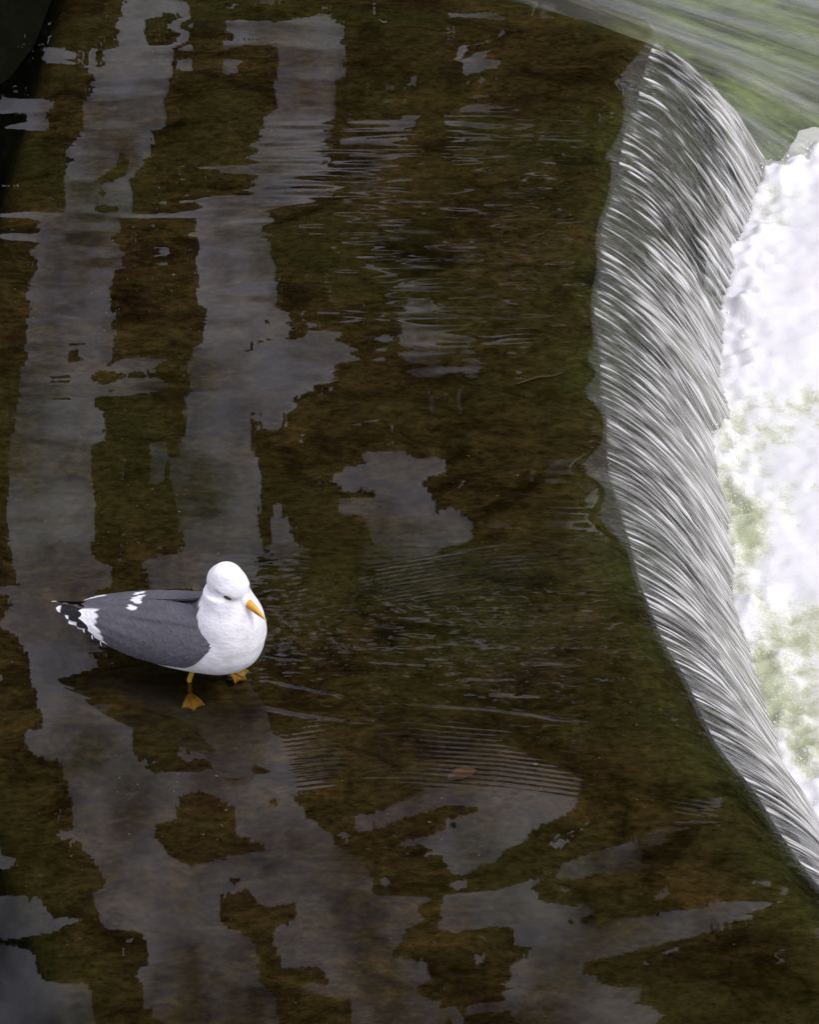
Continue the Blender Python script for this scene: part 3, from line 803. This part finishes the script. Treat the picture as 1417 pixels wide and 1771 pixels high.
def loft(T, seg=40, dense=60):
    xs = np.linspace(T[:, 0].min(), T[:, 0].max(), dense)
    # denser at the breast
    xs = np.sort(np.concatenate([xs, np.linspace(T[0, 0] - .02, T[0, 0], 12)]))
    zc, ry, rz = station(xs, T)
    al = np.linspace(0, 2 * np.pi, seg, endpoint=False)
    V = np.stack([np.repeat(xs[:, None], seg, 1), ry[:, None] * np.cos(al)[None], zc[:, None] + rz[:, None] * np.sin(al)[None]], -1)
    return V.reshape(-1, 3), grid_faces(len(xs), seg, True)


def ellipsoid(c, r, rot=None, nu=28, nv=18):
    th = np.linspace(0.02, np.pi - 0.02, nv); ph = np.linspace(0, 2 * np.pi, nu, endpoint=False)
    V = np.stack([np.cos(th)[:, None] + 0 * ph[None], np.sin(th)[:, None] * np.cos(ph)[None], np.sin(th)[:, None] * np.sin(ph)[None]], -1).reshape(-1, 3) * np.array(r)
    if rot is not None: V = V @ np.array(rot.to_3x3()).T
    return V + np.array(c), grid_faces(nv, nu, True)


HEAD_C = Vector((0.044, 0.004, 0.292))
HROT = Matrix.Rotation(R(-22), 4, 'Z') @ Matrix.Rotation(R(16), 4, 'Y')      # turned towards the camera, looking down


def hp(x, y, z): return HEAD_C + HROT @ Vector((x, y, z))


parts = [loft(ST)]
parts.append(ellipsoid((.042, 0, .190), (.080, .080, .084)))
parts.append(tube([(0.052, 0, .15), (0.052, 0, .205), (0.042, 0, .245), (0.038, 0.002, .28)], [.080, .072, .060, .050], 28))
parts.append(ellipsoid(HEAD_C, (.052, .0425, .046), HROT))
parts.append(ellipsoid(hp(-.006, 0, .012), (.040, .038, .040), HROT))        # crown
parts.append(ellipsoid(hp(.034, 0, -.010), (.033, .021, .022), HROT))        # muzzle feathering
for s in (-1, 1):
    parts.append(ellipsoid(hp(.012, s * .024, -.016), (.028, .018, .018), HROT))   # cheek
    parts.append(ellipsoid(hp(.022, s * .026, .0135), (.018, .0075, .0055), HROT))  # brow
parts.append(ellipsoid((.052, 0, .165), (.072, .084, .084)))
parts.append(ellipsoid((0.062, .040, .058), (.016, .014, .022)))                     # raised thigh
v_, f_ = join(parts)
tmp = arr_mesh('body_tmp', v_, f_)
bm = bmesh.new(); bm.from_mesh(tmp.data)
bmesh.ops.holes_fill(bm, edges=[e for e in bm.edges if e.is_boundary], sides=0)
bmesh.ops.recalc_face_normals(bm, faces=bm.faces)
bm.to_mesh(tmp.data); bm.free()
md = tmp.modifiers.new('r', 'REMESH'); md.mode = 'VOXEL'; md.voxel_size = 0.0032
md = tmp.modifiers.new('s', 'SMOOTH'); md.factor = 0.5; md.iterations = 6
dg = bpy.context.evaluated_depsgraph_get()
bme = bpy.data.meshes.new_from_object(tmp.evaluated_get(dg))
bpy.data.objects.remove(tmp)
bme.name = 'body'
bco = np.empty(len(bme.vertices) * 3); bme.vertices.foreach_get('co', bco); bco = bco.reshape(-1, 3)
ed = np.empty(len(bme.edges) * 2, np.int32); bme.edges.foreach_get('vertices', ed); ed = ed.reshape(-1, 2)
deg = np.bincount(ed.ravel(), minlength=len(bco)).astype(float)
wz = smooth01(0.262, 0.235, bco[:, 2]) * smooth01(-0.24, -0.2, bco[:, 0])
for it in range(45):                                    # relax breast and belly, keep the head's modelling
    acc = np.zeros_like(bco)
    for k in range(3):
        acc[:, k] = np.bincount(ed[:, 0], bco[ed[:, 1], k], len(bco)) + np.bincount(ed[:, 1], bco[ed[:, 0], k], len(bco))
    bco = bco + (0.6 * wz)[:, None] * (acc / deg[:, None] - bco)
bme.vertices.foreach_set('co', bco.astype(np.float32).ravel())
WHITE = np.array([0.81, 0.81, 0.83]); GREY = np.array([0.088, 0.086, 0.100]); BLACK = np.array([0.010, 0.010, 0.011])
jit = 0.006 * np.sin(bco[:, 0] * 310) * np.sin(bco[:, 1] * 270 + 1)
front_edge = -0.004 - 0.35 * (bco[:, 2] - .20)
m = smooth01(0.006, -0.006, bco[:, 0] - front_edge + jit) * smooth01(-0.262, -0.252, bco[:, 0]) * smooth01(0.160, 0.172, bco[:, 2])
tint = WHITE[None] * (1 - m[:, None]) + GREY[None] * m[:, None]
# grey smudge in front of the eye, plus brow shading painted into the tint
hl = (np.array((HROT.inverted()).to_3x3()) @ (bco - np.array(HEAD_C)).T).T
lore = np.exp(-(((hl[:, 0] - .036) / .012) ** 2 + ((hl[:, 2] - .004) / .0045) ** 2)) * (np.abs(hl[:, 1]) > .008) * 0.6
lore += np.exp(-(((hl[:, 0] - .006) / .016) ** 2 + ((hl[:, 2] - .0095) / .0040) ** 2)) * (np.abs(hl[:, 1]) > .02) * 0.5
tint *= (1 - lore)[:, None]
ca = bme.attributes.new('tint', 'FLOAT_COLOR', 'POINT')
ca.data.foreach_set('color', np.concatenate([tint, np.ones((len(tint), 1))], 1).astype(np.float32).ravel())
bme.materials.append(M_PLUM)
bme.polygons.foreach_set('use_smooth', np.ones(len(bme.polygons), bool))
body = link(bpy.data.objects.new('body', bme), GULL)

# ---- folded wings
WT = np.array([(0.050, .142, .066, .070), (0.030, .137, .0920, .0935), (-.03, .128, .0935, .0925), (-.09, .123, .0905, .0885), (-.15, .121, .0830, .0795),
               (-.205, .121, .0735, .0675), (-.25, .121, .0620, .0535), (-.285, .121, .0490, .0400), (-.31, .121, .038, .028)])


def wing(side):
    nX, nA = 220, 130
    s = np.linspace(0, 1, nX); tA = np.linspace(0, 1, nA)
    a_top = np.interp(s, [0, .12, .35, .7, 1], [74, 84, 89, 91, 89])
    a_low = np.interp(s, [0, .06, .16, .35, .6, .8, 1], [8, -8, -17, -20, -22, -21, -10])
    xs0 = np.interp(s, [0, 1], [0.040, -0.31])
    A = np.radians(a_top[:, None] + (a_low - a_top)[:, None] * tA[None])
    # the lower rear corner of the folded wing is cut back; the front edge is rounded
    X = xs0[:, None] + 0 * tA[None]
    X = X - 0.050 * (1 - s)[:, None] ** 2 * (np.abs(tA - 0.55)[None] / 0.55) ** 2.2
    X = X + 0.040 * s[:, None] ** 2 * smooth01(0.45, 1.0, tA)[None] + 0.012 * s[:, None] ** 4 * np.abs(np.sin(tA * 11))[None]
    zc, ry, rz = station(X, WT)
    g_ = np.random.default_rng(5 + side)
    lift = 1 + 0.012 * np.sin(s * 26 + 2.0 * np.sin(tA[None] * 7).T).T.reshape(nX, -1) * 0 + 0.006 * np.sin(tA[None] * 30 + s[:, None] * 14) * smooth01(.2, .7, s)[:, None]
    lift = lift * (1 - 0.075 * smooth01(0.11, 0.0, s)[:, None] * (1 + 0.25 * np.sin(tA * 60)[None]))
    Y = side * ry * np.cos(A) * lift; Z = zc + rz * np.sin(A) * lift
    # scapular fold: upper part stands a little proud of the wing coverts below it
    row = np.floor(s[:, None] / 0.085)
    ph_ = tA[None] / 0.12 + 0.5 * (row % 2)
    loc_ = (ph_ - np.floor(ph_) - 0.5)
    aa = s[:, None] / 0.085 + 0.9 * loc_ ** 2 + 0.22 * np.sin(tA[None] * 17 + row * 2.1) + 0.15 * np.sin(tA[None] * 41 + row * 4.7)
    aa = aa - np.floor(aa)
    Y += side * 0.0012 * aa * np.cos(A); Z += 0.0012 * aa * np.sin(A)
    fold = 0.0035 * smooth01(0.36, 0.30, tA)[None] * smooth01(0.75, 0.55, s)[:, None]
    Y += side * fold * np.cos(A); Z += fold * np.sin(A)
    inner = np.stack([X, Y * 0.955, zc + (Z - zc) * 0.955], -1)
    outer = np.stack([X, Y, Z], -1)
    k = np.repeat(s[:, None], nA, 1); tt = np.repeat(tA[None], nX, 0)
    scal = 0.012 * np.abs(np.sin(tt * 21))
    trail = smooth01(0.865, 0.895, k + 2 * scal) * smooth01(0.18, 0.26, tt)
    wob = 0.008 * np.sin(tt * 70 + k * 25) + 0.006 * np.sin(tt * 131)
    cres = np.zeros_like(k)
    for kc, tc, rk, rt in ((0.585, 0.045, 0.042, 0.055), (0.615, 0.165, 0.036, 0.050)):
        cres += smooth01(1.15, 0.75, np.hypot((k - kc + wob + 0.25 * (tt - tc)) / rk, (tt - tc) / rt))
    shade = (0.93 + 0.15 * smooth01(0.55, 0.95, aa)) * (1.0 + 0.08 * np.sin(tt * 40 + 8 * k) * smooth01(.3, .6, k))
    wmask = np.clip(trail + cres, 0, 1)[..., None]
    col = GREY[None, None] * shade[..., None] * (1 - wmask) + WHITE[None, None] * wmask
    # feathery front edge blends into the breast
    fe = smooth01(0.03 + 0.012 * np.sin(tt * 90), 0.0, k)[..., None]
    col = col * (1 - fe) + WHITE * fe
    col = np.concatenate([col, np.ones(col.shape[:2] + (1,))], -1).reshape(-1, 4)
    fo = grid_faces(nX, nA); n0 = nX * nA
    idx = np.arange(n0).reshape(nX, nA)
    rim = np.concatenate([idx[0, :], idx[1:, -1], idx[-1, -2::-1], idx[-2:0:-1, 0]])
    rf = np.stack([rim, np.roll(rim, -1), np.roll(rim, -1) + n0, rim + n0], -1)
    F = np.concatenate([fo, fo[:, ::-1] + n0, rf])
    V = np.concatenate([outer.reshape(-1, 3), inner.reshape(-1, 3)])
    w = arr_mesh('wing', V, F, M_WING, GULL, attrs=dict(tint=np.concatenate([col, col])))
    return w


def feather(parent, base, tip, width, normal, dark, spot=True, name='flight_feather', tipw=0.12):
    base, tip, nrm = Vector(base), Vector(tip), Vector(normal).normalized()
    ax = (tip - base); L = ax.length; ax.normalize(); side = ax.cross(nrm).normalized(); nrm = side.cross(ax)
    nl, nw = 36, 7
    V, C = [], []
    for lay in (0.0006, -0.0006):
        for i in range(nl):
            t_ = i / (nl - 1)
            wd = width * (0.55 + 0.45 * min(1, t_ * 2.2)) * math.sqrt(max(0.0, 1 - max(0, (t_ - .80) / .20) ** 2)) * 0.5
            for j in range(nw):
                q = j / (nw - 1) * 2 - 1
                p = base + ax * (L * t_) + side * (q * wd) + nrm * (0.12 * wd * (1 - q * q) + lay - 0.02 * L * t_ * t_)
                V.append(p)
                wm = 0.0
                if spot:
                    wm = max(wm, 1.0 if t_ > 1 - tipw else 0.0)
                C.append(list(np.array(dark) * (1 - wm) + WHITE * wm) + [1])
    V = np.array([tuple(p) for p in V]); fo = grid_faces(nl, nw); n0 = nl * nw
    idx = np.arange(n0).reshape(nl, nw)
    rim = np.concatenate([idx[0, :], idx[1:, -1], idx[-1, -2::-1], idx[-2:0:-1, 0]])
    rf = np.stack([rim, np.roll(rim, -1), np.roll(rim, -1) + n0, rim + n0], -1)
    return arr_mesh(name, V, np.concatenate([fo, fo[:, ::-1] + n0, rf]), M_WING, parent, attrs=dict(tint=np.array(C)))


for side in (-1, 1):
    w = wing(side)
    # black primaries, stepped tips
    for k in range(6):
        tipx = -0.368 - 0.018 * (side > 0) + 0.024 * k
        outy = side * (0.012 + 0.0085 * k)
        f0 = feather(w, (-0.20, side * (0.030 + .006 * k), 0.150 - 0.007 * k), (tipx, outy, 0.134 - 0.0080 * k), 0.022, (0, side * 0.75, 0.65), BLACK, True, tipw=0.075)
    # long grey tertials over them, white ends
    for k in range(3):
        feather(w, (-0.13, side * (0.030 + .014 * k), 0.197 - 0.010 * k), (-0.262 + 0.012 * k, side * (0.020 + .013 * k), 0.158 - 0.012 * k), 0.030, (0, side * (0.25 + .2 * k), 1), GREY, False, 'tertial_feather')

# tail feathers, white
for k in range(-2, 3):
    feather(body, (-0.22, 0.008 * k, 0.116), (-0.322 + 0.004 * abs(k), 0.013 * k, 0.106), 0.024, (0, 0, 1), WHITE, False, 'tail_feather')

# ---- bill: hooked tip, red spot, gape line
def bill():
    nl, ns = 26, 16
    V, C = [], []
    for i in range(nl):
        t_ = i / (nl - 1)
        x = 0.050 + 0.068 * t_
        h_up = 0.0120 * (1 - t_ ** 2.2) + 0.0008
        h_dn = 0.0095 * (1 - t_ ** 1.6) * (1 + 0.25 * math.exp(-((t_ - .62) / .12) ** 2)) + 0.0006
        wd = 0.0095 * (1 - t_ ** 1.5) + 0.0010
        zc = -0.011 - 0.0075 * t_ ** 3.0
        for k in range(ns):
            w_ = 2 * math.pi * k / ns
            c_, s_ = math.cos(w_), math.sin(w_)
            z = zc + (h_up if s_ > 0 else h_dn) * s_
            V.append(tuple(hp(x - 0.006 * abs(s_) * (1 - t_) * (s_ < 0), wd * c_ * (1 - .12 * (abs(s_) < .2)), z)))
            col = np.array([0.62, 0.32, 0.025])
            if s_ < 0.2 and 0.55 < t_ < 0.86: col = np.array([0.33, 0.035, 0.015])
            if t_ > 0.90: col = np.array([0.60, 0.48, 0.22])
            if abs(s_) < 0.2: col = col * 0.45
            C.append(list(col) + [1])
    V.append(tuple(hp(0.1188, 0, -0.0195))); C.append([0.5, 0.42, 0.22, 1])
    V = np.array(V); F = grid_faces(nl, ns, True)
    tri = np.array([[(nl - 1) * ns + k, (nl - 1) * ns + (k + 1) % ns, nl * ns, nl * ns] for k in range(ns)])
    me = bpy.data.meshes.new('bill')
    me.from_pydata([tuple(p) for p in V], [], [tuple(q) for q in F] + [tuple(q[:3]) for q in tri])
    a_ = me.attributes.new('tint', 'FLOAT_COLOR', 'POINT'); a_.data.foreach_set('color', np.array(C, np.float32).ravel())
    me.materials.append(M_BILL); me.polygons.foreach_set('use_smooth', np.ones(len(me.polygons), bool))
    return link(bpy.data.objects.new('bill', me), GULL)


bill()
for s in (-1, 1):
    v_, f_ = ellipsoid(hp(.0225, s * .0335, .0060), (.0100, .0060, .0058), HROT, 18, 12)
    e = arr_mesh('eye', v_, f_, M_EYE, GULL)
    v_, f_ = ellipsoid(hp(.0225, s * .0322, .0058), (.0140, .0050, .0062), HROT, 18, 12)
    arr_mesh('eyelid', v_, f_, M_IRIS, e)

# ---- legs and webbed feet (local gull coordinates)
inv = (Matrix.Translation(GULL.location) @ Matrix.Rotation(R(-16), 4, 'Z')).inverted()


def leg(foot_w, hip, yaw, lift=0.0, pitch=0.0):
    fp = inv @ Vector((foot_w[0], foot_w[1], -0.046 + lift))
    hip = Vector(hip); knee = (fp + hip) * 0.5 + Vector((-0.006, 0, 0.004))
    v1, f1 = tube([hip, hip * .5 + knee * .5, knee, knee * .45 + fp * .55, fp + Vector((0, 0, .004)), fp], [.0080, .0055, .0058, .0045, .0048, .0036], 10)
    lg = arr_mesh('leg', v1, f1, M_LEG, GULL)
    rot = Matrix.Rotation(R(yaw), 4, 'Z') @ Matrix.Rotation(R(pitch), 4, 'Y')
    toes = []
    ends = []
    for a_, L in ((-31, .050), (0, .056), (31, .050)):
        d = Vector((math.cos(R(a_)), math.sin(R(a_)), 0)) * L
        pts = [fp + rot @ (d * q + Vector((0, 0, 0.004 * math.sin(q * 3.1)))) for q in (0, .33, .66, 1.0)]
        toes.append(tube(pts, [.0050, .0042, .0036, .0016], 8)); ends.append(d)
    bk = rot @ Vector((-0.012, 0, 0.002)); toes.append(tube([fp, fp + bk * .6, fp + bk], [.004, .003, .001], 8))
    # webs
    for (d0, d1) in ((ends[0], ends[1]), (ends[1], ends[2])):
        V = []
        n = 7
        for lay in (0.0012, -0.0012):
            for i in range(n):
                q = i / (n - 1)
                for j in range(5):
                    w_ = j / 4
                    p = d0 * (q * (1 - w_)) + d1 * (q * w_)
                    p = p * (0.98 - 0.08 * math.sin(math.pi * w_) * q)
                    V.append(tuple(fp + rot @ (p + Vector((0, 0, lay + 0.001)))))
        fo = grid_faces(n, 5); n0 = n * 5; idx = np.arange(n0).reshape(n, 5)
        rim = np.concatenate([idx[0, :], idx[1:, -1], idx[-1, -2::-1], idx[-2:0:-1, 0]])
        rf = np.stack([rim, np.roll(rim, -1), np.roll(rim, -1) + n0, rim + n0], -1)
        toes.append((np.array(V), np.concatenate([fo, fo[:, ::-1] + n0, rf])))
    v2, f2 = join(toes)
    arr_mesh('foot', v2, f2, M_LEG, lg)
    return lg


leg((-0.500, -0.590), (-0.030, -0.040, 0.060), -62)
leg((-0.418, -0.520), (0.040, 0.044, 0.058), -18, lift=0.014, pitch=6)

# ------------------------------------------------------------------ small things on the bed
def bed_z(x, y):
    i = int(np.clip(np.searchsorted(by, y), 0, NB - 1)); j = int(np.argmin(np.abs(BX[i] - x))); return BZ[i, j]


ng = 1500
gx = rng.uniform(-1.0, 0.75, ng); gy = rng.uniform(-1.7, 2.2, ng)
ok = gx < lip_smooth(gy) - 0.05
clump = np.sin(gx * 7.3 + 2 * np.sin(gy * 3.1)) + np.sin(gy * 5.9 - gx * 2) + rng.normal(0, .8, ng)
ok &= clump > 0.7
gx, gy = gx[ok], gy[ok]; ng = len(gx)
gz = np.array([bed_z(a_, b_) for a_, b_ in zip(gx, gy)]) + 0.0012
gr = np.exp(rng.normal(math.log(0.0014), 0.4, ng))
gvv = (np.stack([gx, gy, gz], -1)[:, None] + oct_v[None] * gr[:, None, None] * np.array([1.4, 1, .7])).reshape(-1, 3)
tag(arr_mesh('grit', gvv, (oct_f[None] + 6 * np.arange(ng)[:, None, None]).reshape(-1, 3), M_GRIT, smooth=False), 'scattered pale specks of grit on the river bed', 'grit', 'stuff')

M_DEAD = mat_plain('sodden_leaf', (0.062, 0.028, 0.010), 0.6, 60, 0.6, 0.4, 0.003)
lv, nl_, nw_ = [], 14, 7
for i in range(nl_):
    t_ = i / (nl_ - 1)
    w_ = 0.017 * math.sin(math.pi * min(1, t_ * 1.02)) ** 0.7 + 0.0008
    for j in range(nw_):
        q = j / (nw_ - 1) * 2 - 1
        lv.append((0.072 * (t_ - .5), q * w_ * (1 + .15 * math.sin(t_ * 19)), 0.004 * q * q + 0.005 * math.sin(t_ * 3)))
lf = arr_mesh('fallen_leaf', np.array(lv), grid_faces(nl_, nw_), M_DEAD)
sm = lf.modifiers.new('thickness', 'SOLIDIFY'); sm.thickness = 0.0012
lf.location = (0.116, -0.858, bed_z(0.116, -0.858) + 0.008); lf.rotation_euler = (0, 0, R(24))
tag(lf, 'sunken orange brown leaf on the bed right of the gull', 'leaf')

M_TWIG = mat_plain('pale_twig', (0.10, 0.07, 0.03), 0.7, 80, 0.5, 0.4, 0.003)
v_, f_ = tube([(0.27, 0.555, -.046), (0.32, 0.578, -.043), (0.36, 0.584, -.044), (0.385, 0.60, -.045)], [.0022, .0028, .0022, .0014], 7)
tag(arr_mesh('twig', v_, f_, M_TWIG), 'thin pale sunken twig near the weir lip', 'twig')
